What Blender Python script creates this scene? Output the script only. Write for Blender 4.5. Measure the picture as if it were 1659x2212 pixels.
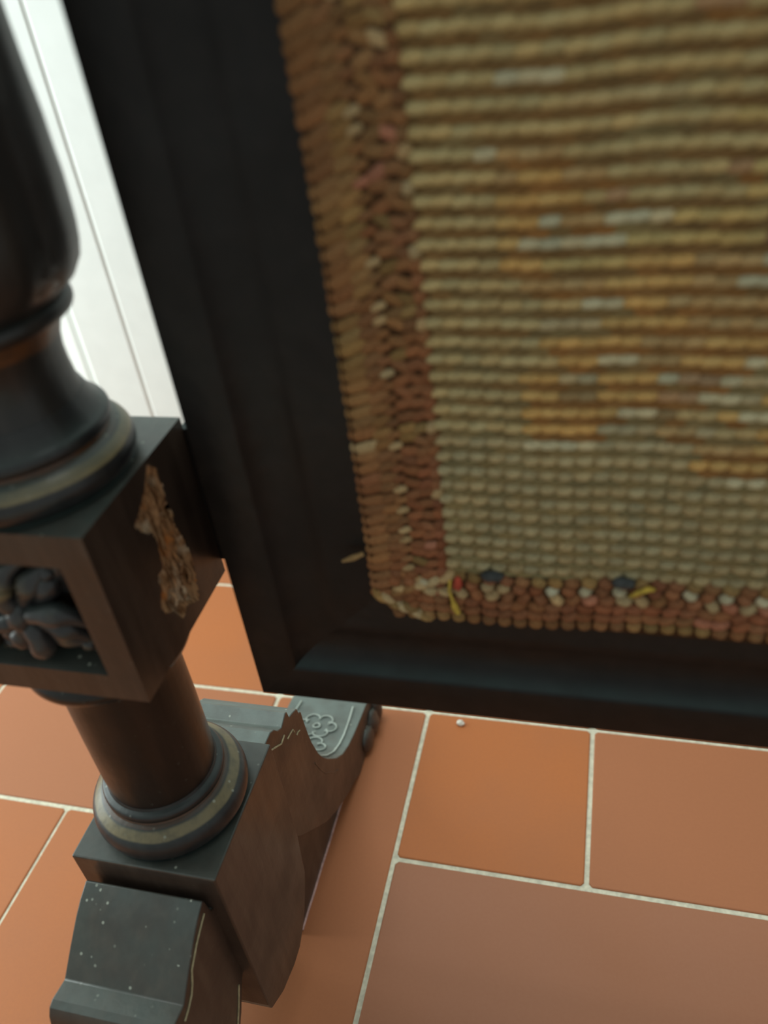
import bpy, bmesh, math, random
from mathutils import Vector, Matrix, noise
random.seed(7)
for o in list(bpy.data.objects):
    bpy.data.objects.remove(o)
SC = bpy.context.scene
COL = SC.collection
S = 0.60            # metres per layout unit (camera height = 1 unit)

# ------------------------------------------------------------------ camera
cam_d = bpy.data.cameras.new('camera')
cam = bpy.data.objects.new('camera', cam_d)
COL.objects.link(cam)
right = Vector((0.96775786, 0.22655264, -0.11008466))
down = Vector((0.04993906, -0.60094802, -0.7977265))
fwd = Vector((-0.2468822, 0.76650856, -0.592886))
m = Matrix((right, -down, -fwd)).transposed().to_4x4()
m.translation = Vector((0, 0, 1.0)) * S
cam.matrix_world = m
cam_d.sensor_fit = 'HORIZONTAL'
cam_d.sensor_width = 36.0
cam_d.lens = 36.0 * 1781.92 / 1659.0
cam_d.clip_start = 0.01
cam_d.dof.use_dof = True
cam_d.dof.focus_distance = 0.84 * S
cam_d.dof.aperture_fstop = 7.5
SC.camera = cam

# ------------------------------------------------------------------ world, lamps, exposure
W = bpy.data.worlds.new('room_light')
SC.world = W
W.use_nodes = True
W.node_tree.nodes['Background'].inputs[0].default_value = (0.93, 1.0, 0.97, 1)
W.node_tree.nodes['Background'].inputs[1].default_value = 0.42


def area(name, loc, target, sx, sy, watts, col):
    d = bpy.data.lights.new(name, 'AREA')
    d.shape = 'RECTANGLE'
    d.size, d.size_y = sx, sy
    d.energy = watts
    d.color = col
    o = bpy.data.objects.new(name, d)
    COL.objects.link(o)
    o.location = loc
    o.rotation_euler = (Vector(target) - Vector(loc)).to_track_quat('-Z', 'Y').to_euler()
    return o


area('ceiling_lamp', (-0.25, 0.45, 2.4), (-0.25, 0.45, 0), 1.4, 0.6, 24, (0.95, 1.0, 0.97))
area('wall_wash_light', (-1.40, 0.30, 0.70), (-0.60, 0.80, 0.50), 0.6, 1.1, 16, (0.90, 1.0, 0.98))  # added lamp; brightens the back wall
SC.view_settings.view_transform = 'Standard'
SC.view_settings.look = 'None'
SC.view_settings.gamma = 1
SC.view_settings.use_curve_mapping = False
SC.view_settings.exposure = 0.0


# ------------------------------------------------------------------ materials
def nodes(name):
    mt = bpy.data.materials.new(name)
    mt.use_nodes = True
    nt = mt.node_tree
    return mt, nt, nt.nodes['Principled BSDF']


def N(nt, kind, **kw):
    n = nt.nodes.new(kind)
    for k, v in kw.items():
        if k.startswith('i_'):
            key = k[2:]
            key = int(key) if key.isdigit() else key
            n.inputs[key].default_value = v
        else:
            setattr(n, k, v)
    return n


def math_n(nt, op, a, b=None, clamp=False):
    n = nt.nodes.new('ShaderNodeMath')
    n.operation = op
    n.use_clamp = clamp
    for i, v in enumerate((a, b)):
        if v is None:
            continue
        if isinstance(v, (int, float)):
            n.inputs[i].default_value = v
        else:
            nt.links.new(v, n.inputs[i])
    return n.outputs[0]


def rng(nt, v, a, b, c=0.0, d=1.0):
    n = nt.nodes.new('ShaderNodeMapRange')
    n.interpolation_type = 'SMOOTHSTEP'
    nt.links.new(v, n.inputs[0])
    for i, q in enumerate((a, b, c, d)):
        n.inputs[1 + i].default_value = q
    return n.outputs[0]


def mix(nt, fac, a, b):
    n = nt.nodes.new('ShaderNodeMix')
    n.data_type = 'RGBA'
    if isinstance(fac, (int, float)):
        n.inputs[0].default_value = fac
    else:
        nt.links.new(fac, n.inputs[0])
    for i, v in ((6, a), (7, b)):
        if isinstance(v, tuple):
            n.inputs[i].default_value = (*v[:3], 1)
        else:
            nt.links.new(v, n.inputs[i])
    return n.outputs[2]


def noise_n(nt, vec, scale, detail=4, rough=0.55):
    n = nt.nodes.new('ShaderNodeTexNoise')
    n.inputs['Scale'].default_value = scale
    n.inputs['Detail'].default_value = detail
    n.inputs['Roughness'].default_value = rough
    nt.links.new(vec, n.inputs['Vector'])
    return n.outputs[0]


def wood(name, base, vary, rough=0.38, dust=0.5, dust_sheen_col=(0.060, 0.092, 0.083), grain=(6, 6, 0.6), bands=(), wear=None, spec=0.5, specks=True):
    """ebonised wood: grain, settled dust and painted sheen on upward faces, worn ochre bands at given heights (m)"""
    mt, nt, b = nodes(name)
    L = nt.links.new
    tc = N(nt, 'ShaderNodeTexCoord')
    geo = N(nt, 'ShaderNodeNewGeometry')
    mp = N(nt, 'ShaderNodeMapping')
    mp.inputs['Scale'].default_value = grain
    L(tc.outputs['Object'], mp.inputs[0])
    g = noise_n(nt, mp.outputs[0], 24, 6)
    big = noise_n(nt, tc.outputs['Object'], 22, 3)
    c = mix(nt, rng(nt, g, 0.35, 0.7), base, vary)
    c = mix(nt, rng(nt, big, 0.45, 0.75, 0, 0.6), c, tuple(v * 0.55 for v in base))
    sep = N(nt, 'ShaderNodeSeparateXYZ')
    L(tc.outputs['Object'], sep.inputs[0])
    fine = noise_n(nt, tc.outputs['Object'], 160, 4)
    for z0, z1, col, amt in bands:
        zz = math_n(nt, 'ADD', sep.outputs[2], math_n(nt, 'MULTIPLY', math_n(nt, 'SUBTRACT', big, 0.5), 0.0022))
        e = (z1 - z0) * 0.22
        f = math_n(nt, 'MULTIPLY', rng(nt, zz, z0, z0 + e), rng(nt, zz, z1 - e, z1, 1, 0))
        f = math_n(nt, 'MULTIPLY', f, rng(nt, fine, 0.25, 0.6, amt * 0.55, amt))
        c = mix(nt, f, c, col)
    if wear:
        f = math_n(nt, 'MULTIPLY', rng(nt, geo.outputs['Pointiness'], 0.535, 0.60), rng(nt, big, 0.4, 0.6))
        c = mix(nt, f, c, wear)
    sn = N(nt, 'ShaderNodeSeparateXYZ')
    L(geo.outputs['Normal'], sn.inputs[0])
    up = rng(nt, sn.outputs[2], 0.35, 0.97)
    df = math_n(nt, 'MULTIPLY', up, rng(nt, noise_n(nt, tc.outputs['Object'], 55, 5), 0.2, 0.75, dust * 0.55, dust))
    c = mix(nt, df, c, dust_sheen_col)
    if specks:
        vo = N(nt, 'ShaderNodeTexVoronoi')
        vo.inputs['Scale'].default_value = 330
        L(tc.outputs['Object'], vo.inputs['Vector'])
        sel = N(nt, 'ShaderNodeSeparateColor')
        L(vo.outputs['Color'], sel.inputs[0])
        sp = math_n(nt, 'MULTIPLY', rng(nt, vo.outputs['Distance'], 0.16, 0.34, 1, 0), rng(nt, sel.outputs[0], 0.90, 1.0))
        sp = math_n(nt, 'MULTIPLY', sp, rng(nt, up, 0, 1, 0.06, 0.75))
        c = mix(nt, sp, c, (0.42, 0.46, 0.38))
    L(c, b.inputs['Base Color'])
    r = math_n(nt, 'ADD', math_n(nt, 'MULTIPLY', df, 0.12), rng(nt, big, 0.3, 0.7, rough - 0.06, rough + 0.08))
    L(r, b.inputs['Roughness'])
    b.inputs['Specular IOR Level'].default_value = spec
    bp = N(nt, 'ShaderNodeBump')
    bp.inputs['Strength'].default_value = 0.12
    bp.inputs['Distance'].default_value = 0.002
    L(math_n(nt, 'ADD', g, math_n(nt, 'MULTIPLY', fine, 0.6)), bp.inputs['Height'])
    L(bp.outputs[0], b.inputs['Normal'])
    return mt


OCHRE = (0.27, 0.215, 0.105)
RUST = (0.11, 0.042, 0.014)
M = {}
M['base'] = wood('ebonised_oak', (0.047, 0.031, 0.023), (0.070, 0.048, 0.035), 0.34, 0.6)
M['block'] = wood('ebonised_block', (0.036, 0.023, 0.017), (0.058, 0.038, 0.028), 0.34, 0.6)
M['rear_foot'] = wood('dusty_lit_rear_foot', (0.040, 0.026, 0.019), (0.060, 0.040, 0.029), 0.36, 0.9, dust_sheen_col=(0.145, 0.185, 0.168))  # dust tint made paler, standing in for brighter light behind the screen
M['column'] = wood('polished_column', (0.011, 0.0075, 0.006), (0.020, 0.012, 0.009), 0.32, 0.5, spec=0.38)
M['turn_low'] = wood('turned_rings', (0.013, 0.013, 0.014), (0.024, 0.023, 0.023), 0.36, 0.4,
                     bands=((0.386 * S, 0.394 * S, OCHRE, 0.85), (0.3935 * S, 0.3985 * S, RUST, 0.8)))
M['turn_up'] = wood('turned_foot_upper', (0.013, 0.013, 0.014), (0.022, 0.022, 0.022), 0.36, 0.75,
                    bands=((0.7395 * S, 0.7475 * S, OCHRE, 0.8), (0.7470 * S, 0.7535 * S, RUST, 0.85)))
M['baluster'] = wood('dark_baluster', (0.014, 0.013, 0.012), (0.026, 0.022, 0.020), 0.36, 0.3,
                     bands=((0.812 * S, 0.829 * S, RUST, 0.9),), specks=False)
M['carve'] = wood('carved_dark', (0.026, 0.025, 0.026), (0.045, 0.044, 0.044), 0.36, 0.45, wear=(0.26, 0.20, 0.09), specks=False)
M['frame'] = wood('black_frame', (0.0055, 0.0047, 0.0042), (0.0095, 0.0075, 0.0068), 0.44, 0.85, dust_sheen_col=(0.036, 0.060, 0.058), spec=0.30, specks=False, grain=(5, 5, 5))  # teal dust tint also paints the sheen on the upward cove
M['pale'] = wood('relief_dusty', (0.22, 0.25, 0.22), (0.3, 0.33, 0.3), 0.6, 0.8, dust_sheen_col=(0.36, 0.42, 0.37), specks=False)


def plain(name, col, rough=0.8, var=0.25, scale=300, bump=0.0, spec=0.3):
    mt, nt, b = nodes(name)
    tc = N(nt, 'ShaderNodeTexCoord')
    n = noise_n(nt, tc.outputs['Object'], scale, 4)
    c = mix(nt, rng(nt, n, 0.3, 0.7), tuple(v * (1 - var) for v in col), tuple(v * (1 + var) for v in col))
    nt.links.new(c, b.inputs['Base Color'])
    b.inputs['Roughness'].default_value = rough
    b.inputs['Specular IOR Level'].default_value = spec
    if bump:
        bp = N(nt, 'ShaderNodeBump')
        bp.inputs['Strength'].default_value = bump
        bp.inputs['Distance'].default_value = 0.001
        nt.links.new(n, bp.inputs['Height'])
        nt.links.new(bp.outputs[0], b.inputs['Normal'])
    return mt


M['inlay'] = plain('pale_inlay', (0.34, 0.29, 0.17), 0.7)
M['wall'] = plain('white_paint', (0.85, 0.92, 0.90), 0.55, 0.02, 30)
M['grout'] = plain('pale_grout', (0.60, 0.58, 0.45), 0.95, 0.16, 240, 0.3)
M['crumb'] = plain('plaster_crumb', (0.75, 0.72, 0.62), 0.9)
M['thread'] = plain('pink_thread', (0.52, 0.33, 0.30), 0.7)
M['yellow'] = plain('yellow_yarn', (0.50, 0.36, 0.06), 0.9)
M['red'] = plain('red_yarn', (0.42, 0.07, 0.04), 0.9)
M['slate'] = plain('slate_yarn', (0.055, 0.062, 0.062), 0.9)
M['straw'] = plain('straw', (0.30, 0.19, 0.08), 0.85)
M['lint'] = plain('lint', (0.16, 0.13, 0.11), 0.9)
M['canvas'] = plain('ground_canvas', (0.150, 0.090, 0.034), 0.95, 0.3, 900)


def yarn():
    mt, nt, b = nodes('wool_yarn')
    at = N(nt, 'ShaderNodeAttribute', attribute_name='dye')
    tc = N(nt, 'ShaderNodeTexCoord')
    mp = N(nt, 'ShaderNodeMapping')
    mp.inputs['Scale'].default_value = (1, 1, 2.4)
    nt.links.new(tc.outputs['Object'], mp.inputs[0])
    n = noise_n(nt, mp.outputs[0], 700, 4, 0.65)
    mul = N(nt, 'ShaderNodeVectorMath', operation='SCALE')
    nt.links.new(at.outputs['Color'], mul.inputs[0])
    nt.links.new(rng(nt, n, 0.25, 0.75, 0.68, 1.3), mul.inputs['Scale'])
    nt.links.new(mul.outputs[0], b.inputs['Base Color'])
    b.inputs['Roughness'].default_value = 0.9
    b.inputs['Specular IOR Level'].default_value = 0.15
    bp = N(nt, 'ShaderNodeBump')
    bp.inputs['Strength'].default_value = 0.5
    bp.inputs['Distance'].default_value = 0.0006
    nt.links.new(n, bp.inputs['Height'])
    nt.links.new(bp.outputs[0], b.inputs['Normal'])
    return mt


M['yarn'] = yarn()


def rawwood():
    mt, nt, b = nodes('splintered_raw_wood')
    tc = N(nt, 'ShaderNodeTexCoord')
    mp = N(nt, 'ShaderNodeMapping')
    mp.inputs['Scale'].default_value = (3, 3, 0.8)
    nt.links.new(tc.outputs['Object'], mp.inputs[0])
    n = noise_n(nt, mp.outputs[0], 130, 6)
    n2 = noise_n(nt, tc.outputs['Object'], 70, 4)
    c = mix(nt, rng(nt, n, 0.35, 0.65), (0.13, 0.058, 0.022), (0.42, 0.235, 0.115))
    c = mix(nt, rng(nt, n2, 0.52, 0.68), c, (0.48, 0.36, 0.24))
    c = mix(nt, rng(nt, n2, 0.25, 0.42, 1, 0), c, (0.42, 0.150, 0.036))
    nt.links.new(c, b.inputs['Base Color'])
    b.inputs['Roughness'].default_value = 0.85
    b.inputs['Specular IOR Level'].default_value = 0.2
    return mt


M['raw'] = rawwood()


def tilemat():
    mt, nt, b = nodes('terracotta_tile')
    tc = N(nt, 'ShaderNodeTexCoord')
    oi = N(nt, 'ShaderNodeObjectInfo')
    add = N(nt, 'ShaderNodeVectorMath', operation='ADD')
    nt.links.new(tc.outputs['Object'], add.inputs[0])
    nt.links.new(oi.outputs['Location'], add.inputs[1])
    n = noise_n(nt, add.outputs[0], 5, 3)
    f = noise_n(nt, add.outputs[0], 380, 3)
    c = mix(nt, rng(nt, n, 0.35, 0.7, 0, 0.45), oi.outputs['Color'], (0.335, 0.128, 0.055))
    c = mix(nt, rng(nt, f, 0.3, 0.7, 0, 0.12), c, (0.28, 0.10, 0.045))
    nt.links.new(c, b.inputs['Base Color'])
    b.inputs['Roughness'].default_value = 0.55
    b.inputs['Specular IOR Level'].default_value = 0.3
    bp = N(nt, 'ShaderNodeBump')
    bp.inputs['Strength'].default_value = 0.05
    bp.inputs['Distance'].default_value = 0.001
    nt.links.new(f, bp.inputs['Height'])
    nt.links.new(bp.outputs[0], b.inputs['Normal'])
    return mt


M['tile'] = tilemat()


# ------------------------------------------------------------------ mesh helpers (coordinates in layout units)
def mesh_obj(name, verts, faces, mat, parent=None, org=(0, 0, 0), smooth=None, dye=None, loc=None, mats=None, midx=None):
    me = bpy.data.meshes.new(name)
    o3 = Vector(org)
    me.from_pydata([tuple((Vector(v) - o3) * S) for v in verts], [], faces)
    me.validate()
    bm = bmesh.new()
    bm.from_mesh(me)
    if dye is None:
        bmesh.ops.recalc_face_normals(bm, faces=bm.faces)
    bm.to_mesh(me)
    bm.free()
    for q in (mats or [mat]):
        me.materials.append(M[q])
    if midx:
        me.polygons.foreach_set('material_index', midx)
    if smooth is not None:
        me.polygons.foreach_set('use_smooth', [True] * len(me.polygons))
        if smooth > 0:
            me.set_sharp_from_angle(angle=math.radians(smooth))
    if dye is not None:
        a = me.attributes.new('dye', 'FLOAT_COLOR', 'POINT')
        a.data.foreach_set('color', [x for c in dye for x in (*c, 1.0)])
    o = bpy.data.objects.new(name, me)
    COL.objects.link(o)
    if parent:
        o.parent = parent
    else:
        o.location = o3 * S if loc is None else loc
    return o


def bevel(o, w, seg=2, ang=35):
    md = o.modifiers.new('bevel', 'BEVEL')
    md.width = w * S
    md.segments = seg
    md.limit_method = 'ANGLE'
    md.angle_limit = math.radians(ang)
    md.harden_normals = False
    return o


def lathe(prof, ax, seg=72, rfun=None):
    v, f = [], []
    n = len(prof)
    for r, z in prof:
        for k in range(seg):
            a = 2 * math.pi * k / seg
            rr = rfun(r, z, a) if rfun else r
            v.append((ax[0] + rr * math.cos(a), ax[1] + rr * math.sin(a), z))
    for i in range(n - 1):
        for k in range(seg):
            k2 = (k + 1) % seg
            f.append((i * seg + k, i * seg + k2, (i + 1) * seg + k2, (i + 1) * seg + k))
    f.append(tuple(range(seg))[::-1])
    f.append(tuple((n - 1) * seg + k for k in range(seg)))
    return v, f


def arc(cx, cz, rx, rz, a0, a1, n=8):
    return [(cx + rx * math.cos(math.radians(a0 + (a1 - a0) * i / n)), cz + rz * math.sin(math.radians(a0 + (a1 - a0) * i / n))) for i in range(n + 1)]


def extrude_x(poly, x0, x1):
    """poly in (y, z) -> prism between x0 and x1"""
    n = len(poly)
    v = [(x0, y, z) for y, z in poly] + [(x1, y, z) for y, z in poly]
    f = [tuple(range(n)), tuple(range(n, 2 * n))[::-1]]
    f += [(i, (i + 1) % n, n + (i + 1) % n, n + i) for i in range(n)]
    return v, f


def box(x0, x1, y0, y1, z0, z1):
    return extrude_x([(y0, z0), (y1, z0), (y1, z1), (y0, z1)], x0, x1)


def tube(pts, r, seg=6):
    pts = [Vector(p) for p in pts]
    v, f = [], []
    n = len(pts)
    for i, p in enumerate(pts):
        t = (pts[min(i + 1, n - 1)] - pts[max(i - 1, 0)]).normalized()
        u = t.cross(Vector((0.31, 0.2, 0.93)))
        u = u.normalized() if u.length > 1e-4 else t.orthogonal().normalized()
        w = t.cross(u)
        rr = r[i] if isinstance(r, (list, tuple)) else r
        for k in range(seg):
            a = 2 * math.pi * k / seg
            v.append(p + (u * math.cos(a) + w * math.sin(a)) * rr)
    for i in range(n - 1):
        for k in range(seg):
            k2 = (k + 1) % seg
            f.append((i * seg + k, i * seg + k2, (i + 1) * seg + k2, (i + 1) * seg + k))
    f.append(tuple(range(seg))[::-1])
    f.append(tuple((n - 1) * seg + k for k in range(seg)))
    return v, f


def merge(parts):
    V, F = [], []
    for v, f in parts:
        o = len(V)
        V += list(v)
        F += [tuple(i + o for i in q) for q in f]
    return V, F


def blob(c, rad, rot=None, nu=14, nv=10, amp=0.0, seed=0):
    v, f = [], []
    R = rot or Matrix.Identity(3)
    for i in range(nv + 1):
        th = math.pi * i / nv
        for k in range(nu):
            ph = 2 * math.pi * k / nu
            d = Vector((math.sin(th) * math.cos(ph), math.sin(th) * math.sin(ph), math.cos(th)))
            s = 1 + amp * noise.noise(d * 2.2 + Vector((seed, seed * 1.7, 3)))
            p = R @ Vector((d.x * rad[0] * s, d.y * rad[1] * s, d.z * rad[2] * s))
            v.append(Vector(c) + p)
    for i in range(nv):
        for k in range(nu):
            k2 = (k + 1) % nu
            f.append((i * nu + k, i * nu + k2, (i + 1) * nu + k2, (i + 1) * nu + k))
    return v, f


def tag(o, label, cat=None, kind=None, group=None):
    o['label'] = label
    if cat:
        o['category'] = cat
    if kind:
        o['kind'] = kind
    if group:
        o['group'] = group
    return o


# ------------------------------------------------------------------ setting: floor
TX0, P1, P2 = -0.2305, 0.2440, 0.4860       # tile grid: origin, small pitch, large pitch
G = 0.0062                                  # joint width
v, f = box(-2.3, 2.0, -1.4, 1.352, -0.06, -0.0022)
floor = mesh_obj('floor', v, f, 'grout')
tag(floor, 'terracotta tiled floor with pale joints', kind='structure')


def tile_mesh(w, d):
    b, h = 0.0016, 0.0
    rings = []
    x, y = (w - G) / 2, (d - G) / 2
    v = []
    for ins, z in ((0, -0.012), (0, -0.0016), (0.0006, -0.0005), (0.0018, 0.0)):
        xx, yy = x - ins, y - ins
        c = 0.004
        v += [(-xx + c, -yy, z), (xx - c, -yy, z), (xx, -yy + c, z), (xx, yy - c, z), (xx - c, yy, z), (-xx + c, yy, z), (-xx, yy - c, z), (-xx, -yy + c, z)]
    f = []
    for i in range(3):
        for k in range(8):
            f.append((i * 8 + k, i * 8 + (k + 1) % 8, (i + 1) * 8 + (k + 1) % 8, (i + 1) * 8 + k))
    f.append(tuple(24 + k for k in range(8)))
    me = bpy.data.meshes.new('tile')
    me.from_pydata([tuple(Vector(q) * S) for q in v], [], f)
    me.materials.append(M['tile'])
    return me


small, large = tile_mesh(P1, P1), tile_mesh(P2, P2)
rt = random.Random(3)
ORANGE, ROSE = (0.425, 0.136, 0.038), (0.335, 0.142, 0.076)


def fire(t, x, y):
    k = rt.uniform(0, 0.8)
    for a, b, q in ((0.0125, 0.31, 1.0), (0.13, 0.67, 0.55), (-0.1085, 0.67, 0.0), (-0.3525, 0.55, 0.45), (-0.7185, 0.67, 0.6), (-0.96, 0.31, 0.1), (-0.5965, 0.31, 0.1), (-0.5965, 0.92, 0.0)):
        if math.hypot(x - a, y - b) < 0.05:
            k = q
    t.color = tuple(ORANGE[i] + (ROSE[i] - ORANGE[i]) * k for i in range(3)) + (1.0,)


for y0, big in ((0.5566, 0), (0.5566 + P1, 0), (0.5566 + 2 * P1, 0), (0.5566 - P2, 1), (0.5566 - P2 - P1, 0), (0.5566 - 2 * P2 - P1, 1)):
    p, me = (P2, large) if big else (P1, small)
    n0, n1 = (-4, 4) if big else (-8, 8)
    for n in range(n0, n1):
        xm, ym = TX0 + (n + 0.5) * p, y0 + p / 2
        if xm < TX0 and abs(xm - (TX0 - P1 / 2)) < P1 * 1.01 and 0.07 < ym < 0.80:
            continue
        if not big and abs(xm - (TX0 - 2.5 * P1)) < 0.01 and 0.56 < ym < 0.80:
            continue                            # the upright double tiles beside the foot are laid below
        t = bpy.data.objects.new('tile', me)
        COL.objects.link(t)
        t.parent = floor
        t.location = Vector((TX0 + (n + 0.5) * p, y0 + p / 2, rt.uniform(-0.0003, 0.0003))) * S
        fire(t, xm, ym)

tall, wide = tile_mesh(P1, 2 * P1), tile_mesh(2 * P1, P1)
for xm, ym, me in ((TX0 - P1 / 2, 0.5566, tall), (TX0 - 2 * P1, 0.5566 + P1 / 2, wide), (TX0 - 1.5 * P1, 0.5566 - P1, tall), (TX0 - P1 / 2, 0.5566 - 1.5 * P1, small)):
    t = bpy.data.objects.new('tile', me)
    COL.objects.link(t)
    t.parent = floor
    t.location = Vector((xm, ym, 0)) * S
    fire(t, xm, ym)

# back wall: white panelled joinery with vertical mouldings
YW = 1.352
v, f = box(-2.3, 2.0, YW, YW + 0.12, -0.06, 3.6)
wall = mesh_obj('wall_back', v, f, 'wall')
tag(wall, 'white painted panelled wall behind the fire screen', kind='structure')


def vmould(x, prof, z0, z1, name):
    n = len(prof)
    v = [(x + a, YW - b, z0) for a, b in prof] + [(x + a, YW - b, z1) for a, b in prof]
    f = [tuple(range(n)), tuple(range(n, 2 * n))[::-1]] + [(i, (i + 1) % n, n + (i + 1) % n, n + i) for i in range(n)]
    return mesh_obj(name, v, f, 'wall', wall)


vmould(-1.0, [(-0.06, 0.0), (-0.055, 0.008), (-0.03, 0.014), (-0.012, 0.008), (-0.008, 0.022), (0.0, 0.028), (0.098, 0.028), (0.102, 0.0245), (0.106, 0.0245), (0.110, 0.0275), (0.34, 0.026), (0.345, 0.014), (0.38, 0.0)], 0.085, 3.5, 'panel_moulding')
vmould(-1.9, [(0, 0), (0.0, 0.026), (0.34, 0.026), (0.38, 0.0)], 0.085, 3.5, 'panel_moulding')
vmould(0.3, [(0, 0), (0.0, 0.026), (0.34, 0.026), (0.38, 0.0)], 0.085, 3.5, 'panel_moulding')
v, f = box(-2.3, 2.0, YW - 0.034, YW + 0.001, -0.0, 0.084)
bb = mesh_obj('baseboard_back', v, f, 'wall')
bevel(bb, 0.006)
tag(bb, 'white baseboard along the foot of the wall', kind='structure')

# ------------------------------------------------------------------ the fire screen
AX, AY = -0.362, 0.3845
ORG = (AX, AY, 0)
fs = bpy.data.objects.new('fire_screen', None)
COL.objects.link(fs)
fs.location = Vector(ORG) * S
tag(fs, 'dark carved wooden fire screen with worn needlework panel', 'fire screen')


def part(name, vf, mat, parent=None, smooth=None, **kw):
    return mesh_obj(name, vf[0], vf[1], mat, parent or fs, ORG, smooth, **kw)


post_parts = []      # everything that makes one post, copied later to the far side

# base block: flat top, rounded belly
HB = 0.0690
y0, y1 = AY - HB - 0.003, AY + HB
poly = [(y0, 0.358), (y0, 0.122), (y0 + 0.003, 0.108), (y0 + 0.028, 0.089), (y0 + 0.060, 0.079), (y0 + 0.080, 0.079), (y0 + 0.098, 0.090), (y0 + 0.113, 0.106), (y1 - 0.008, 0.140), (y1 - 0.001, 0.200), (y1, 0.26), (y1, 0.358)]
bb_ = bevel(part('base_block', extrude_x(poly, AX - HB, AX + HB), 'base'), 0.0016)
post_parts.append(bb_)

# foot profile (distance from axis outwards, height)
FTOP = [(0.060, 0.338), (0.080, 0.340), (0.096, 0.339), (0.104, 0.333), (0.110, 0.324), (0.119, 0.3175), (0.1335, 0.3232), (0.135, 0.3225), (0.138, 0.320), (0.140, 0.309), (0.1425, 0.3085), (0.146, 0.307), (0.152, 0.304), (0.156, 0.3015), (0.160, 0.2985), (0.1625, 0.2885), (0.165, 0.288), (0.1675, 0.284), (0.1685, 0.266), (0.1715, 0.240), (0.1745, 0.222), (0.1835, 0.190), (0.193, 0.169), (0.2045, 0.151), (0.2165, 0.135), (0.2285, 0.120), (0.2485, 0.102), (0.270, 0.091), (0.2925, 0.0835), (0.3325, 0.075), (0.3565, 0.071)]
FTOPF = [(0.060, 0.300), (0.0755, 0.312), (0.0785, 0.333), (0.0805, 0.3362), (0.095, 0.330), (0.107, 0.3225), (0.126, 0.308), (0.140, 0.2965), (0.1455, 0.2920), (0.1480, 0.2925), (0.1630, 0.2955), (0.1690, 0.2935), (0.1735, 0.2870), (0.1765, 0.2780), (0.1790, 0.264), (0.1810, 0.240), (0.1840, 0.222), (0.1920, 0.190)] + [q for q in FTOP if q[0] > 0.2]
FEND = [(0.376, 0.066), (0.392, 0.054), (0.398, 0.036), (0.394, 0.014), (0.384, 0.001)]
FBOT = [(0.292, 0.001), (0.270, 0.014), (0.235, 0.030), (0.196, 0.053), (0.156, 0.085), (0.118, 0.128), (0.094, 0.155), (0.078, 0.180), (0.060, 0.20)]
FX0, FX1 = AX - 0.0575, AX + 0.0555


def surf(d, T):
    for (a, za), (b, zb) in zip(T, T[1:]):
        if a <= d <= b:
            return za + (zb - za) * (d - a) / (b - a)
    return 0.07


def make_foot(sgn, name, T):
    poly = [(AY + sgn * d, z) for d, z in T + FEND + FBOT]
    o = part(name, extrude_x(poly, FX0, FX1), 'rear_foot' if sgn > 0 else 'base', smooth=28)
    bevel(o, 0.0011, 2, 50)
    # carved relief on the hollow of the toe
    pts = []

    def on(u, s, lift=0.0012):
        d = 0.1825 + s * 0.174
        a, b = surf(d - 0.002, T), surf(d + 0.002, T)
        n = Vector((0, -(b - a) * sgn, 0.004)).normalized()
        return Vector((AX - 0.001 + u * 0.055, AY + sgn * d, surf(d, T))) + n * lift
    rel = []
    for sx in (-1, 1):
        rel.append(tube([on(sx * (0.70 + 0.10 * math.sin(s * 3.1)), s) for s in [i / 14 * 0.9 + 0.06 for i in range(15)]], 0.0016, 6))
    for cs in (0.17, 0.42, 0.69):
        for k in range(6):
            a0 = k * math.pi / 3
            cu, cc = 0.27 * math.cos(a0), cs + 0.085 * math.sin(a0)
            rel.append(tube([on(cu * 1.25 + 0.19 * math.cos(a0 + t), cc + 0.055 * math.sin(a0 + t)) for t in [-2.0 + i * 0.5 for i in range(9)]], 0.0015, 6))
        rel.append(tube([on(0.09 * math.cos(t), cs + 0.028 * math.sin(t)) for t in [i * math.pi / 4 for i in range(9)]], 0.0017, 6))
    r = part('carved_flower', merge(rel), 'pale', o, smooth=60)
    r['label'] = 'raised carved flower relief between two border lines'
    # lobed toes at the side of the pad
    for sx in (-1, 1):
        xx = FX1 if sx > 0 else FX0
        for j, (d, z, rx, ry, rz) in enumerate(((0.338, 0.021, 0.010, 0.022, 0.020), (0.366, 0.024, 0.012, 0.020, 0.022), (0.388, 0.026, 0.012, 0.015, 0.024))):
            part('toe', blob((xx, AY + sgn * d, z), (rx, ry, rz), amp=0.18, seed=j + sx), 'base', o, smooth=0)
    return o


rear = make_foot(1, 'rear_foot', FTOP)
front = make_foot(-1, 'front_foot', FTOPF)
post_parts += [rear, front]
# recessed web added to darken the arch under the rear foot
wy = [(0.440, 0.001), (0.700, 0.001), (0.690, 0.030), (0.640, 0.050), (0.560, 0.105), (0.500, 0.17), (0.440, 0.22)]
web = part('arch_fill', extrude_x(wy, AX - 0.045, AX + 0.0405), 'base', rear)
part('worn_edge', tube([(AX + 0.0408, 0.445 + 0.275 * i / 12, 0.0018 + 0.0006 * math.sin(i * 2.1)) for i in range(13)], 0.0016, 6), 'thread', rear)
# pale incised lines on the feet's right flanks
xs = FX1 + 0.0002


def inlay(pts, foot, r=0.0011):
    return part('inlay_line', tube([(xs, y, z) for y, z in pts], r, 5), 'inlay', foot)


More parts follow.
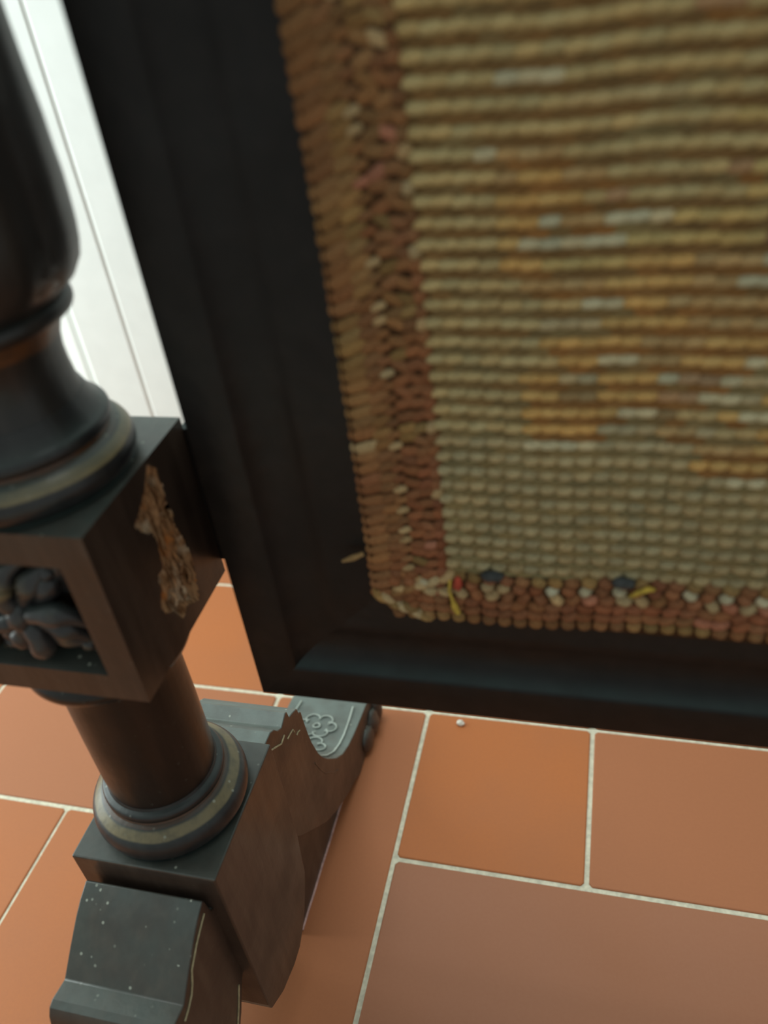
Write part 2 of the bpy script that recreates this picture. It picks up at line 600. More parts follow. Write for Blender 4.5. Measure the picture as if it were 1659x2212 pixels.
inlay([(0.465, 0.327), (0.480, 0.315), (0.493, 0.304), (0.499, 0.3045), (0.504, 0.305)], rear)
inlay([(0.508, 0.293), (0.516, 0.2915), (0.524, 0.289), (0.526, 0.282)], rear, 0.0009)
inlay([(0.529, 0.273), (0.533, 0.273), (0.538, 0.270)], rear, 0.0009)
inlay([(0.300, 0.324), (0.288, 0.3195), (0.278, 0.315), (0.262, 0.305), (0.256, 0.294), (0.250, 0.286), (0.240, 0.281), (0.232, 0.279)], front, 0.0012)
inlay([(0.301, 0.188), (0.290, 0.170), (0.279, 0.155)], front, 0.0012)
# shallow gouge lines on the rear flank
part('gouge_line', tube([(xs - 0.0003, y, z) for y, z in ((0.553, 0.191), (0.562, 0.166), (0.573, 0.143), (0.585, 0.128), (0.598, 0.111), (0.610, 0.100))], 0.0009, 5), 'base', rear)

# rings under the column
prof = [(0.0645, 0.3575), (0.0672, 0.3605)] + arc(0.0600, 0.3745, 0.0105, 0.0145, -75, 55, 12) + [(0.0638, 0.3885), (0.0605, 0.3915), (0.0570, 0.3940), (0.0540, 0.3950), (0.0532, 0.3965)] + arc(0.0512, 0.4010, 0.0032, 0.0045, -80, 90, 7) + [(0.0490, 0.4065), (0.0480, 0.409)]
rg = part('turned_ring', lathe(prof, (AX, AY)), 'turn_low', smooth=38)
rg['label'] = 'stepped round moulding with worn ochre band'
post_parts.append(rg)
# column
prof = [(0.0476, 0.405), (0.0478, 0.412), (0.0486, 0.43), (0.0488, 0.48), (0.0484, 0.53), (0.0482, 0.552), (0.0500, 0.556)]
cl = part('column', lathe(prof, (AX, AY)), 'column', smooth=40)
post_parts.append(cl)
# cushion moulding under the carved block
prof = [(0.0480, 0.5535)] + arc(0.050, 0.5645, 0.0150, 0.0120, -90, 60, 10) + [(0.060, 0.5775)]
cu = part('cushion_moulding', lathe(prof, (AX, AY)), 'column', smooth=40)
post_parts.append(cu)

# carved block with sunk panel in the front and damaged right flank
HM = 0.0695
BX0, BX1, BY0, BY1, BZ0, BZ1 = AX - 0.0705, -0.2895, 0.3200, 0.4585, 0.5765, 0.7212
RX, RZ0, RZ1, RD = 0.0485, 0.600, 0.6960, 0.021
DAM = [(0.4032, 0.7176), (0.4127, 0.7073), (0.4131, 0.6934), (0.411, 0.6826), (0.4135, 0.6714), (0.4113, 0.6628), (0.4184, 0.6394), (0.4196, 0.6245), (0.4185, 0.6111), (0.4155, 0.6002), (0.4128, 0.5868), (0.3941, 0.5972), (0.39, 0.5933), (0.3849, 0.5933), (0.3785, 0.6073), (0.3683, 0.6141), (0.3657, 0.6212), (0.3725, 0.6333), (0.3746, 0.6439), (0.3824, 0.6442), (0.3864, 0.6652), (0.3853, 0.6729), (0.3754, 0.6824), (0.3688, 0.6916), (0.3785, 0.6961), (0.39, 0.7034)]


def inside(y, z, P):
    c = False
    for i in range(len(P)):
        (a, b), (d, e) = P[i], P[i - 1]
        if (b > z) != (e > z) and y < (d - a) * (z - b) / (e - b) + a:
            c = not c
    return c


def edge_d(y, z, P):
    best = 9
    for i in range(len(P)):
        a, b = Vector(P[i]), Vector(P[i - 1])
        p = Vector((y, z))
        t = max(0, min(1, (p - a).dot(b - a) / (b - a).length_squared))
        best = min(best, (p - (a + (b - a) * t)).length)
    return best


def block_mesh(damaged):
    V, F = [], []
    D = {}

    def vi(p):
        k = tuple(round(c, 6) for c in p)
        if k not in D:
            D[k] = len(V)
            V.append(p)
        return D[k]

    def quad(*p):
        F.append(tuple(vi(q) for q in p))
    X0, X1, Y0, Y1, Z0, Z1 = BX0, BX1, BY0, BY1, BZ0, BZ1
    # front with sunk panel
    a, b = AX - RX, AX + RX
    o4 = [(X0, Y0, Z0), (X1, Y0, Z0), (X1, Y0, Z1), (X0, Y0, Z1)]
    i4 = [(a, Y0, RZ0), (b, Y0, RZ0), (b, Y0, RZ1), (a, Y0, RZ1)]
    k = 0.004
    d4 = [(a + k, Y0 + RD, RZ0 + k), (b - k, Y0 + RD, RZ0 + k), (b - k, Y0 + RD, RZ1 - k), (a + k, Y0 + RD, RZ1 - k)]
    for i in range(4):
        j = (i + 1) % 4
        quad(o4[i], o4[j], i4[j], i4[i])
        quad(i4[i], i4[j], d4[j], d4[i])
    quad(*d4)
    quad((X0, Y1, Z0), (X0, Y1, Z1), (X1, Y1, Z1), (X1, Y1, Z0))
    quad((X0, Y0, Z0), (X0, Y0, Z1), (X0, Y1, Z1), (X0, Y1, Z0))
    quad((X0, Y0, Z1), (X1, Y0, Z1), (X1, Y1, Z1), (X0, Y1, Z1))
    quad((X0, Y0, Z0), (X0, Y1, Z0), (X1, Y1, Z0), (X1, Y0, Z0))
    dv, df = [], []
    if not damaged:
        quad((X1, Y0, Z0), (X1, Y1, Z0), (X1, Y1, Z1), (X1, Y0, Z1))
        return (V, F), None
    n = 96
    DD = {}

    def ds(p):
        kx = tuple(round(c, 6) for c in p)
        if kx not in DD:
            _, y, z = p
            e = edge_d(y, z, DAM) if inside(y, z, DAM) else 0
            fib = noise.noise(Vector((y * 330, z * 70, 1.3)))
            lump = noise.noise(Vector((y * 110, z * 60, 7.1)))
            fine = noise.noise(Vector((y * 700, z * 300, 2.2)))
            depth = min(1, e / 0.006) * (0.0042 + 0.0045 * lump + 0.0030 * fib + 0.0013 * fine)
            pit = max(0, 1 - math.hypot((y - 0.4095) / 0.004, (z - 0.6745) / 0.007))
            depth += 0.012 * pit
            DD[kx] = len(dv)
            dv.append((X1 - max(-0.0025, depth), y, z))
        return DD[kx]
    for i in range(n):
        for j in range(n):
            ya, yb = Y0 + (Y1 - Y0) * i / n, Y0 + (Y1 - Y0) * (i + 1) / n
            za, zb = Z0 + (Z1 - Z0) * j / n, Z0 + (Z1 - Z0) * (j + 1) / n
            q = [(X1, ya, za), (X1, yb, za), (X1, yb, zb), (X1, ya, zb)]
            if inside((ya + yb) / 2, (za + zb) / 2, DAM):
                df.append(tuple(ds(p) for p in q))
            else:
                quad(*q)
    return (V, F), (dv, df)


vf, dm = block_mesh(True)
blk = part('carved_block', vf, 'block')
sp = part('splintered_wood', dm, 'raw', blk, smooth=50)
sp['label'] = 'patch of bare orange splintered wood'
# a few standing splinters and chips on the flank
rs = random.Random(11)
for y, z, l in ((0.404, 0.690, 0.02), (0.412, 0.668, 0.012), (0.3935, 0.655, 0.024), (0.3905, 0.628, 0.026), (0.404, 0.632, 0.022), (0.409, 0.615, 0.02), (0.398, 0.608, 0.014), (0.385, 0.612, 0.016)):
    part('splinter', tube([(BX1 - 0.0025 + 0.0022 * math.sin(t * 3.1), y + 0.0012 * math.sin(t * 5 + z * 90), z - l / 2 + l * t) for t in (0, .25, .5, .75, 1)], [0.0004, 0.0016, 0.0021, 0.0014, 0.0003], 6), 'raw', blk, smooth=60)
blk2_vf, _ = block_mesh(False)

# rosette in the sunk panel
RC = Vector((AX, BY0 + RD, 0.648))


def petal(ang, ln, wd, lift, curl, t0=0.08, nl=14, nw=8, rib=0.0):
    v, f = [], []
    ca, sa = math.cos(ang), math.sin(ang)
    for side in (0, 1):
        for i in range(nl + 1):
            t = i / nl
            r = t0 * ln + (1 - t0) * ln * (t - curl * 0.22 * max(0, t - 0.6) ** 2 * 4)
            h = lift * math.sin(math.pi * min(1, t * 0.92 + 0.05)) ** 0.8 + 0.003
            w = wd * (math.sin(math.pi * (0.12 + 0.80 * t)) ** 0.75) * (1 + 0.16 * math.sin(t * 19))
            for k in range(nw + 1):
                s = -1 + 2 * k / nw
                hh = h + (0.35 * wd) * (1 - s * s) * 0.7 + rib * math.cos(s * 3.1) - (0.0045 if side else 0)
                v.append((RC.x + r * ca - s * w * sa, RC.y - hh, RC.z + r * sa + s * w * ca))
    m_ = (nl + 1) * (nw + 1)
    q = lambda a, i, k: a * m_ + i * (nw + 1) + k
    for i in range(nl):
        for k in range(nw):
            f.append((q(0, i, k), q(0, i + 1, k), q(0, i + 1, k + 1), q(0, i, k + 1)))
            f.append((q(1, i, k), q(1, i, k + 1), q(1, i + 1, k + 1), q(1, i + 1, k)))
    for i in range(nl):
        f.append((q(0, i, 0), q(1, i, 0), q(1, i + 1, 0), q(0, i + 1, 0)))
        f.append((q(0, i, nw), q(0, i + 1, nw), q(1, i + 1, nw), q(1, i, nw)))
    for k in range(nw):
        f.append((q(0, 0, k), q(0, 0, k + 1), q(1, 0, k + 1), q(1, 0, k)))
        f.append((q(0, nl, k), q(1, nl, k), q(1, nl, k + 1), q(0, nl, k + 1)))
    return v, f


ros = part('rosette', blob(RC + Vector((-0.001, -0.018, 0.001)), (0.0090, 0.0105, 0.0120), amp=0.15), 'carve', blk, smooth=0)
ros['label'] = 'carved flower boss sunk in the square panel'
for k in range(4):
    part('petal', petal(math.radians(-42 + 90 * k), 0.064, 0.0150, 0.003, 0.5, rib=0.0022), 'carve', blk, smooth=50)


def scroll(a0, ln, curl, lift, rad):
    pts, rr_ = [], []
    for i in range(15):
        t = i / 14
        a = a0 + curl * t * t
        r = 0.004 + ln * t
        pts.append((RC.x + r * math.cos(a), RC.y - 0.005 - lift * math.sin(math.pi * (0.25 + 0.72 * t)), RC.z + r * math.sin(a)))
        rr_.append(rad * (0.45 + 0.75 * math.sin(math.pi * (0.1 + 0.85 * t))) * (1 + 0.12 * math.sin(t * 14)))
    return tube(pts, rr_, 10)


for k in range(4):
    part('leaf_scroll', scroll(math.radians(24 + 90 * k), 0.042, -0.75, 0.016, 0.0068), 'carve', blk, smooth=60)
    part('leaf_scroll', scroll(math.radians(-22 + 90 * k), 0.043, -0.30, 0.009, 0.0078), 'carve', blk, smooth=60)
    part('leaf_scroll', scroll(math.radians(-52 + 90 * k), 0.048, 0.35, 0.006, 0.0070), 'carve', blk, smooth=60)
for k in range(4):
    part('bud', blob(RC + Vector((0.044 * math.cos(math.radians(52 + 90 * k)), -0.008, 0.044 * math.sin(math.radians(50 + 90 * k)))), (0.006, 0.008, 0.006), amp=0.3, seed=k), 'carve', blk, smooth=0)

# turned foot of the baluster
prof = [(0.0650, 0.7200), (0.0675, 0.7225)] + arc(0.0610, 0.7345, 0.0098, 0.0120, -70, 60, 12) + [(0.0630, 0.7475), (0.0585, 0.7495), (0.0580, 0.7515)] + arc(0.0570, 0.7565, 0.0038, 0.0050, -85, 75, 7) + [(0.0555, 0.7640), (0.0520, 0.7690), (0.0490, 0.7755)]
tf = part('turned_foot', lathe(prof, (AX, AY)), 'turn_up', smooth=38)
post_parts.append(tf)
BUL = [(0.0640, 0.8445), (0.0690, 0.850), (0.0730, 0.859), (0.0757, 0.875), (0.0770, 0.900), (0.0768, 0.93), (0.0755, 0.98), (0.0725, 1.03), (0.066, 1.08), (0.057, 1.12), (0.048, 1.15)]
prof = [(0.0495, 0.773), (0.0470, 0.7800), (0.0458, 0.792), (0.0456, 0.802), (0.0470, 0.811), (0.0500, 0.8190), (0.0545, 0.8265)] + arc(0.0575, 0.8325, 0.0042, 0.0055, -70, 75, 6) + [(0.0600, 0.8400)] + BUL + [(0.046, 1.156)] + arc(0.048, 1.165, 0.008, 0.008, -80, 80, 6) + [(0.046, 1.176), (0.040, 1.20), (0.040, 1.30), (0.046, 1.32), (0.05, 1.34), (0.03, 1.37), (0.012, 1.38)]
bal = part('baluster', lathe(prof, (AX, AY)), 'baluster', smooth=42)
post_parts.append(bal)


def rbul(z):
    for (ra, za), (rb, zb) in zip(BUL, BUL[1:]):
        if za <= z <= zb:
            return ra + (rb - ra) * (z - za) / (zb - za)
    return 0.05


for k in range(8):
    v, f = [], []
    nl, nw = 20, 10
    a0 = 2 * math.pi * (k + 0.35) / 8
    for i in range(nl + 1):
        t = i / nl
        z = 0.846 + 0.185 * t
        w = 0.40 * (1 - t ** 2.2) ** 0.7 * (1 + 0.05 * math.sin(t * 30)) + 0.004
        for j in range(nw + 1):
            s = -1 + 2 * j / nw
            r = rbul(z) - 0.0008 + 0.0026 * (1 - abs(s) ** 4) * (1 - t * 0.3) + 0.0012 * math.exp(-(s * 5) ** 2) - 0.0007 * math.cos(s * 9)
            a = a0 + s * w
            v.append((AX + r * math.cos(a), AY + r * math.sin(a), z))
    for i in range(nl):
        for j in range(nw):
            q = i * (nw + 1) + j
            f.append((q, q + 1, q + nw + 2, q + nw + 1))
    part('leaf', (v, f), 'baluster', bal, smooth=0)

# ------------------------------------------------------------------ panel frame: mitred members with a sunk cove
YF, YS, YB = 0.400, 0.4115, 0.447
FXL, FXR, FZB, FZT = -0.2520, 0.5300, 0.4995, 1.2600
FP = [(0.0, YB), (0.0, 0.4022), (0.0008, 0.4006), (0.0026, YF), (0.0315, YF), (0.0335, 0.4008), (0.0350, 0.4026), (0.0375, 0.4054), (0.0415, 0.4082), (0.0465, 0.4104), (0.0525, 0.4116), (0.0600, 0.4119), (0.0640, 0.4117), (0.0680, 0.4108), (0.0720, 0.4102), (0.0760, 0.4104), (0.0800, YS - 0.0006), (0.1350, YS), (0.1350, YB)]


def member(name, A, B, ina, inb):
    """A,B outer corners (x,z); ina/inb unit steps inward at each corner"""
    n = len(FP)
    v = [(A[0] + ina[0] * w, y, A[1] + ina[1] * w) for w, y in FP] + [(B[0] + inb[0] * w, y, B[1] + inb[1] * w) for w, y in FP]
    f = [tuple(range(n)), tuple(range(n, 2 * n))[::-1]] + [(i, (i + 1) % n, n + (i + 1) % n, n + i) for i in range(n)]
    return part(name, (v, f), 'frame', smooth=32)


bl, br, tl, tr = (FXL, FZB), (FXR, FZB), (FXL, FZT), (FXR, FZT)
member('frame_stile', bl, tl, (1, 1), (1, -1))
member('frame_rail', bl, br, (1, 1), (-1, 1))
member('frame_stile', br, tr, (-1, 1), (-1, -1))
member('frame_rail', tl, tr, (1, -1), (-1, -1))
v, f = box(FXL + 0.13, FXR - 0.13, 0.430, 0.436, FZB + 0.13, FZT - 0.13)
part('backing_board', (v, f), 'frame')
cleat = merge([box(-0.2925, FXL + 0.05, 0.4575, 0.474, 0.590, 0.7120), box(FXL + 0.006, FXL + 0.05, YB - 0.0005, 0.458, 0.590, 0.7120)])
part('cleat', cleat, 'frame')
# pivots that carry the panel between the posts
part('pivot_pin', tube([(AX + 0.03, 0.424, 1.095), (FXL + 0.01, 0.424, 1.095)], 0.005, 10), 'frame')
part('pivot_pin', tube([(FXR - 0.01, 0.424, 1.095), (2 * (FXL + FXR) / 2 - AX - 0.03, 0.424, 1.095)], 0.005, 10), 'frame')

# ------------------------------------------------------------------ needlework panel
YC = 0.4095
TXL, TXR, TZB, TZT = -0.152, 0.430, 0.590, 1.165
v, f = box(TXL + 0.012, TXR - 0.012, YC, YS - 0.0002, TZB + 0.010, TZT - 0.01)
canvas = part('needlework_canvas', (v, f), 'canvas')
canvas['label'] = 'brown ground canvas under the stitches'

C_BEI = (0.500, 0.395, 0.195)
C_YEL = (0.530, 0.405, 0.165)
C_AMB = (0.600, 0.385, 0.140)
C_TAN = (0.480, 0.330, 0.150)
C_MIN = (0.560, 0.510, 0.320)
C_GRY = (0.460, 0.385, 0.220)
C_BRN = (0.300, 0.215, 0.105)
C_PNK = (0.400, 0.260, 0.140)
C_BOR = (0.240, 0.130, 0.085)
C_OLV = (0.235, 0.185, 0.085)
C_DRK = (0.215, 0.128, 0.050)
C_RST = (0.270, 0.140, 0.048)
PX, PZ, X0S, Z0S = 0.01035, 0.01066, -0.0895, 0.6425


def pillow(V, F, DY, cx, cz, hw, hh, dep, col, ang=0.0, y=YC, n=5, sh=0.0, dip=1.0, sq=0.34):
    o = len(V)
    ca, sa = math.cos(ang), math.sin(ang)
    for i in range(n + 1):
        for j in range(n + 1):
            a, b = -1 + 2 * i / n, -1 + 2 * j / n
            # round the outline
            u = a * math.sqrt(1 - b * b * sq)
            w = b * math.sqrt(1 - a * a * sq)
            h = (1 - dip * abs(a) ** 3.2) * max(0.0, (1 - abs(b) ** 2.2)) ** 0.5
            px, pz = u * hw, w * hh + sh * u * hh
            V.append((cx + px * ca - pz * sa, y + 0.0002 - dep * h, cz + px * sa + pz * ca))
            DY.append(col)
    for i in range(n):
        for j in range(n):
            q = o + i * (n + 1) + j
            F.append((q, q + n + 1, q + n + 2, q + 1))


# colour plan of the motif: row height -> [(x from, x to, dye)] read off the cloth
def cx5(u, z):   # position along the row
    return u


PLAN = {
    29: [(0.030, 0.049, C_PNK), (0.082, 0.125, C_YEL)],
    28: [(0.060, 0.130, C_YEL), (0.10, 0.112, C_AMB)],
    27: [(-0.05, -0.024, C_MIN), (0.06, 0.13, C_YEL)],
    26: [(0.06, 0.13, C_YEL), (-0.02, 0.03, C_BEI)],
    25: [(0.05, 0.13, C_YEL)],
    24: [(-0.058, -0.052, C_MIN), (-0.049, -0.020, C_TAN), (0.09, 0.13, C_YEL)],
    23: [(-0.050, -0.040, C_TAN), (-0.036, -0.018, C_AMB), (-0.018, -0.002, C_TAN), (0.048, 0.064, C_PNK), (0.064, 0.13, C_YEL)],
    22: [(-0.056, -0.018, C_AMB), (-0.004, 0.006, C_PNK), (0.064, 0.13, C_YEL)],
    21: [(-0.055, -0.040, C_AMB), (-0.034, -0.026, C_MIN), (-0.021, -0.004, C_TAN), (-0.003, 0.025, C_MIN), (0.030, 0.075, C_YEL), (0.076, 0.13, C_BOR)],
    20: [(-0.054, -0.046, C_AMB), (-0.044, -0.036, C_MIN), (-0.034, 0.005, C_MIN), (0.008, 0.072, C_YEL), (0.076, 0.10, C_BOR)],
    19: [(-0.054, -0.036, C_AMB), (-0.030, 0.006, C_YEL), (0.010, 0.040, C_AMB), (0.041, 0.072, C_TAN), (0.078, 0.13, C_MIN)],
    18: [(-0.043, -0.005, C_TAN), (0.0, 0.038, C_AMB), (0.045, 0.064, C_TAN), (0.066, 0.12, C_MIN)],
    17: [(-0.012, 0.006, C_MIN), (0.010, 0.036, C_AMB), (0.037, 0.13, C_TAN)],
    16: [(-0.030, -0.004, C_GRY), (0.000, 0.036, C_AMB), (0.039, 0.080, C_TAN), (0.082, 0.13, C_GRY)],
    15: [(-0.027, 0.013, C_AMB), (0.018, 0.024, C_MIN), (0.025, 0.050, C_TAN), (0.052, 0.082, C_AMB), (0.083, 0.13, C_GRY)],
    14: [(-0.025, -0.007, C_AMB), (-0.003, 0.014, C_MIN), (0.018, 0.036, C_TAN), (0.042, 0.070, C_AMB), (0.072, 0.083, C_MIN)],
    13: [(-0.039, -0.020, C_AMB), (-0.019, -0.004, C_GRY), (-0.003, 0.023, C_AMB), (0.026, 0.038, C_MIN), (0.040, 0.062, C_PNK), (0.064, 0.072, C_MIN), (0.075, 0.086, C_GRY), (0.09, 0.13, C_TAN)],
    12: [(-0.041, -0.021, C_AMB), (-0.020, -0.004, C_BRN), (-0.003, 0.022, C_AMB), (0.026, 0.033, C_GRY), (0.035, 0.052, C_PNK), (0.053, 0.068, C_MIN), (0.070, 0.083, C_GRY), (0.087, 0.13, C_AMB)],
    11: [(-0.041, 0.012, C_AMB), (0.016, 0.034, C_MIN), (0.036, 0.040, C_BRN), (0.042, 0.056, C_BEI), (0.062, 0.070, C_AMB), (0.071, 0.092, C_MIN), (0.096, 0.13, C_AMB)],
    10: [(-0.041, 0.0, C_AMB), (0.003, 0.034, C_GRY), (0.036, 0.048, C_TAN), (0.050, 0.057, C_GRY), (0.059, 0.081, C_BEI), (0.086, 0.13, C_AMB)],
    9: [(-0.041, -0.001, C_MIN), (0.014, 0.034, C_GRY), (0.050, 0.078, C_TAN), (0.079, 0.085, C_BRN), (0.088, 0.13, C_AMB)],
    8: [(0.056, 0.089, C_AMB), (0.092, 0.13, C_GRY)],
    7: [(0.070, 0.088, C_MIN)],
}
rr = random.Random(5)
ncol = int((TXR - 0.054 - X0S) / PX)
nrow = int((TZT - 0.054 - Z0S) / PZ)


def vary(c, amt=0.16):
    k = 1 + rr.uniform(-amt, amt)
    w = rr.uniform(-0.06, 0.06)
    return (c[0] * k * (1 + w), c[1] * k, c[2] * k * (1 - w))


for r in range(nrow):
    V, F, DY = [], [], []
    zc = Z0S + PZ * r
    ph = rr.uniform(0, 0.4)
    warm = min(1, max(0, (r - 10) / 16))
    for c in range(ncol):
        x = X0S + PX * c + 0.0014 * math.sin(r * 0.8) * 0.5 + rr.uniform(-0.0005, 0.0005)
        z = zc + 0.0006 * math.sin(x * 60 + ph) + rr.uniform(-0.0004, 0.0004)
        base = tuple((C_GRY[i] * 0.7 + C_BEI[i] * 0.3) * (0.80 + 0.02 * r) for i in range(3)) if r < 10 else C_BEI
        base = tuple(base[i] + (C_YEL[i] - base[i]) * 0.35 * warm for i in range(3))
        col = base
        for a, b, d in PLAN.get(r, ()):
            if a - 0.002 <= x <= b + 0.002:
                col = d
        if x > 0.135 and 6 < r < 34:            # motif goes on to the right
            q = noise.noise(Vector((x * 34, r * 0.36, 4.4)))
            col = C_AMB if q > 0.22 else C_MIN if q < -0.32 else C_TAN if q > 0.10 else col
        pillow(V, F, DY, x, z + PZ * 0.06, PX * (0.53 if r < 9 else 0.57), PZ * (0.335 if r < 9 else 0.315), 0.0038 + rr.uniform(-0.0004, 0.0004), vary(col, 0.12), ang=rr.uniform(-0.04, 0.04), sh=0.12, dip=0.92 if r < 9 else 0.66 if r < 18 else 0.55, sq=0.24)
        # recessed darker thread between the rows
        dk = C_OLV if r < 9 else tuple(C_OLV[i] + (C_DRK[i] - C_OLV[i]) * min(1, (r - 8) / 6 * (0.55 + 0.9 * noise.noise(Vector((x * 22, r * 0.5, 2))))) for i in range(3))
        if col in (C_AMB, C_TAN, C_PNK, C_BRN):
            dk = C_RST
        pillow(V, F, DY, x + PX * 0.5, z - PZ * 0.46, PX * 0.58, PZ * 0.30, 0.0020, vary(dk, 0.15), dip=0.35, sq=0.2, n=4)
    part('stitch_row', (V, F), 'yarn', canvas, smooth=0, dye=DY)

# ------------------------------------------------------------------ woven braid round the panel
B_BRN = (0.236, 0.132, 0.055)
B_RED = (0.265, 0.103, 0.051)
B_OCH = (0.282, 0.178, 0.069)
B_CRE = (0.44, 0.32, 0.165)
B_PNK = (0.40, 0.17, 0.10)
B_MIN = (0.50, 0.47, 0.32)


def bcol(t, seed, red=0.5):
    q = noise.noise(Vector((t * 26, seed * 3.1, 1.7)))
    a = B_OCH if q > 0.14 else B_BRN
    k = max(0.0, min(1.0, red + 0.5 * noise.noise(Vector((t * 40, seed, 9)))))
    return vary(tuple(a[i] + (B_RED[i] - a[i]) * k for i in range(3)), 0.2)


def braid_v(x_out, sgn, z0, z1, name, seedb):
    V, F, DY = [], [], []
    w = 0.0525
    n = int((z1 - z0) / 0.0080)
    for i in range(n + 1):
        z = z0 + (z1 - z0) * i / n
        xo = x_out + 0.0022 * math.sin(z * 9 + 1.0) * sgn
        up = max(0.0, min(1.0, (z - 0.62) / 0.25))
        rd = 1.0 - 0.65 * up
        tilt = (0.30 + 0.20 * up) * sgn
        for (off, hw, hh, dep, pc) in ((0.0110, 0.0125, 0.0054, 0.0042, 0.008), (0.0215, 0.0100, 0.0050, 0.0046, 0.03)):
            c = bcol(z + off, seedb + off * 50, rd * 0.6)
            if rr.random() < pc:
                c = vary(B_CRE)
            pillow(V, F, DY, xo + sgn * off, z + rr.uniform(-.0007, .0007) + off * 0.18, hw, hh, dep, c, tilt + rr.uniform(-0.12, 0.12), dip=0.85)
        # spine of pale dots
        pale = rr.random()
        c = vary(B_CRE) if pale < 0.26 else vary(B_PNK) if pale < 0.34 else bcol(z, 4 + seedb, rd * 0.7)
        pillow(V, F, DY, xo + sgn * 0.0285, z + 0.003, 0.0066, 0.0034, 0.0052, c, tilt * 0.7)
        for (off, hw, hh) in ((0.0375, 0.0088, 0.0046), (0.0450, 0.0082, 0.0045)):
            pale = rr.random()
            c = vary(B_OCH, 0.3) if pale < 0.16 else vary(B_CRE) if pale < 0.26 else vary(B_PNK) if pale < 0.33 else bcol(z, off * 90 + seedb, rd)
            pillow(V, F, DY, xo + sgn * off, z + rr.uniform(-.0015, .0015), hw, hh, 0.0045, c, -tilt * rr.uniform(0.2, 1.2) * (1 if rr.random() < 0.4 else -1))
        c = vary(B_CRE) if rr.random() < 0.10 + 0.1 * up else bcol(z, 8 + seedb, rd * 1.15)
        pillow(V, F, DY, xo + sgn * 0.0508, z + rr.uniform(-.001, .001), 0.0046, 0.0048, 0.0042, c, -tilt)
    v, f = box(min(x_out + sgn * 0.004, x_out + sgn * w), max(x_out + sgn * 0.004, x_out + sgn * w), YC - 0.0024, YC, z0, z1)
    o = len(V)
    V += v
    F += [tuple(k + o for k in q) for q in f]
    DY += [(0.07, 0.036, 0.016)] * len(v)
    return part(name, (V, F), 'yarn', smooth=0, dye=DY)


def braid_h(z_out, sgn, x0, x1, slope, name, seedb):
    V, F, DY = [], [], []
    n = int((x1 - x0) / 0.0104)
    for i in range(n + 1):
        x = x0 + (x1 - x0) * i / n
        zo = z_out + slope * max(0.0, x - x0) * (1 if x < 0.14 else 1) * 0.6 + 0.0014 * math.sin(x * 40)
        c = bcol(x, 1 + seedb, 0.25) if rr.random() > 0.3 else vary(B_OCH)
        pillow(V, F, DY, x, zo + sgn * 0.0048, 0.0060, 0.0056, 0.0058, c, rr.uniform(-0.3, 0.3))
        for off, red in ((0.0125, 0.75), (0.0205, 0.85)):
            c = vary(B_PNK) if rr.random() < 0.12 else bcol(x, off * 80 + seedb, red)
            pillow(V, F, DY, x + rr.uniform(-.0015, .0015), zo + sgn * off, 0.0080, 0.0048, 0.0062, c, 0.45 * math.sin(i * 1.9) + 0.2)
        pale = rr.random()
        c = vary(B_CRE) if pale < 0.25 else vary(B_PNK, 0.3) if pale < 0.42 else bcol(x, 6 + seedb, 0.7)
        pillow(V, F, DY, x + 0.003, zo + sgn * 0.0280, 0.0068, 0.0046, 0.0070, c, rr.uniform(-1.1, 1.1))
        c = vary(B_MIN) if i % 2 == 0 and rr.random() < 0.7 else vary(B_CRE, 0.3) if rr.random() < 0.3 else bcol(x, 9 + seedb, 0.8)
        pillow(V, F, DY, x, zo + sgn * 0.0352, 0.0056, 0.0044, 0.0068, c, rr.uniform(-1.0, 1.0))
        c = vary(B_OCH, 0.3) if rr.random() < 0.4 else bcol(x, 12 + seedb, 0.7)
        pillow(V, F, DY, x + 0.002, zo + sgn * 0.0415, 0.0062, 0.0046, 0.0056, c, rr.uniform(-0.5, 0.5))
    za, zb = z_out + sgn * 0.004, z_out + sgn * 0.046
    v, f = box(x0, x1, YC - 0.0024, YC, min(za, zb), max(za, zb))
    o = len(V)
    V += v
    F += [tuple(k + o for k in q) for q in f]
    DY += [(0.07, 0.036, 0.016)] * len(v)
    return part(name, (V, F), 'yarn', smooth=0, dye=DY)


braid_v(-0.1490, 1, 0.612, TZT - 0.02, 'braid_strip', 0)
braid_v(TXR, -1, 0.612, TZT - 0.02, 'braid_strip', 21)
low_braid = braid_h(0.5905, 1, -0.1300, TXR - 0.02, 0.045, 'braid_strip', 3)
braid_h(TZT, -1, -0.1300, TXR - 0.02, 0.0, 'braid_strip', 33)
# turned-over corner of the braid: pale twisted strands
V, F, DY = [], [], []
for i in range(7):
    t = i / 6
    pillow(V, F, DY, -0.141 + 0.030 * t, 0.611 - 0.014 * t + 0.002 * math.sin(i * 2), 0.0085, 0.0042, 0.0078, vary(B_CRE if i % 2 else B_OCH, 0.25), -0.5 + rr.uniform(-0.25, 0.25))
for i in range(5):
    t = i / 4
    pillow(V, F, DY, -0.128 + 0.034 * t, 0.618 + 0.015 * t, 0.0085, 0.0045, 0.0075, vary(B_CRE if i > 1 else B_BRN, 0.25), 0.3 + rr.uniform(-0.2, 0.4))
part('braid_corner', (V, F), 'yarn', smooth=0, dye=DY)
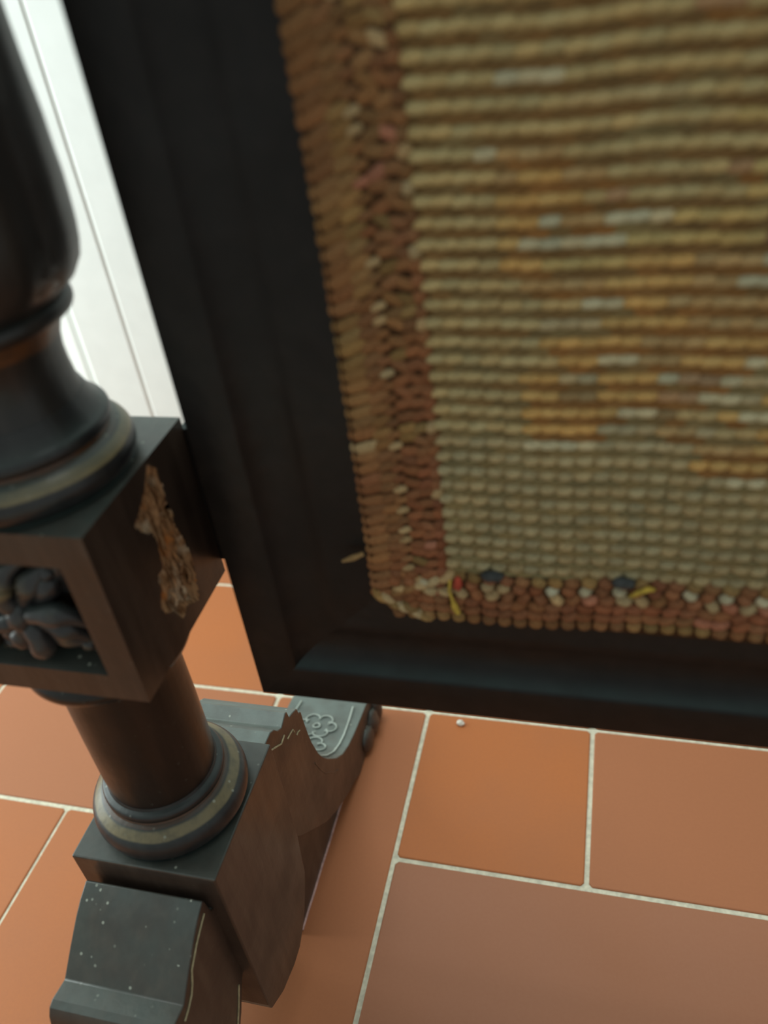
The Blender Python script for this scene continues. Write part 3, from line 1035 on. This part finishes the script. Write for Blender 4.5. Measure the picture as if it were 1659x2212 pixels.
# loose ends
YT = YC - 0.0085
th = part('loose_thread', tube([(-0.0905, YT + 0.002, 0.634), (-0.0915, YT, 0.626), (-0.0895, YT - 0.001, 0.619), (-0.0885, YT, 0.612), (-0.0865, YT, 0.606)], [0.0011, 0.0011, 0.0011, 0.0026, 0.0020], 7), 'yellow', low_braid, smooth=60)
th['label'] = 'short yellow loose thread'
th = part('loose_thread', tube([(0.0245, YT + 0.003, 0.630), (0.0290, YT, 0.636), (0.0350, YT, 0.640), (0.0385, YT + 0.002, 0.638)], [0.0013, 0.0019, 0.0019, 0.0013], 7), 'yellow', low_braid, smooth=60)
tf_ = part('wool_tuft', blob((-0.0855, YT + 0.002, 0.6315), (0.0030, 0.003, 0.0058), amp=0.3), 'red', low_braid, smooth=0)
tf_['label'] = 'small red wool tuft'
for x, z in ((-0.0625, 0.6385), (0.020, 0.6405)):
    part('wool_tuft', blob((x, YT + 0.0035, z), (0.0075, 0.0035, 0.0040), amp=0.35, seed=x * 50), 'slate', low_braid, smooth=0)
st = part('straw_end', tube([(-0.1495, YC - 0.003, 0.6490), (-0.1560, YC - 0.007, 0.6482), (-0.1635, YC - 0.008, 0.6455)], [0.0016, 0.0023, 0.0010], 7), 'straw', smooth=60)
st['label'] = 'straw coloured frayed end'

# ------------------------------------------------------------------ the second post at the far side
SHIFT = Vector((FXL + FXR - 2 * AX, 0, 0)) * S
b2 = part('carved_block', blk2_vf, 'block')
b2.location = SHIFT
for ch in list(blk.children):
    if ch.name.split('.')[0] in ('petal', 'rosette', 'bud', 'leaf_scroll'):
        c = ch.copy()
        COL.objects.link(c)
        c.parent = b2
for o in post_parts:
    c = o.copy()
    COL.objects.link(c)
    c.parent = fs
    c.location = SHIFT
    for ch in list(o.children):
        if ch.name.startswith(('inlay', 'gouge')):
            continue
        d = ch.copy()
        COL.objects.link(d)
        d.parent = c

# ------------------------------------------------------------------ small loose things
v, f = blob((-0.178, 0.782, 0.0040), (0.0058, 0.0046, 0.0042), amp=0.5, seed=2)
o = mesh_obj('crumb', v, f, 'crumb', None, (-0.178, 0.782, 0), 0)
tag(o, 'white plaster crumb on the tile just below the screen', 'crumb')
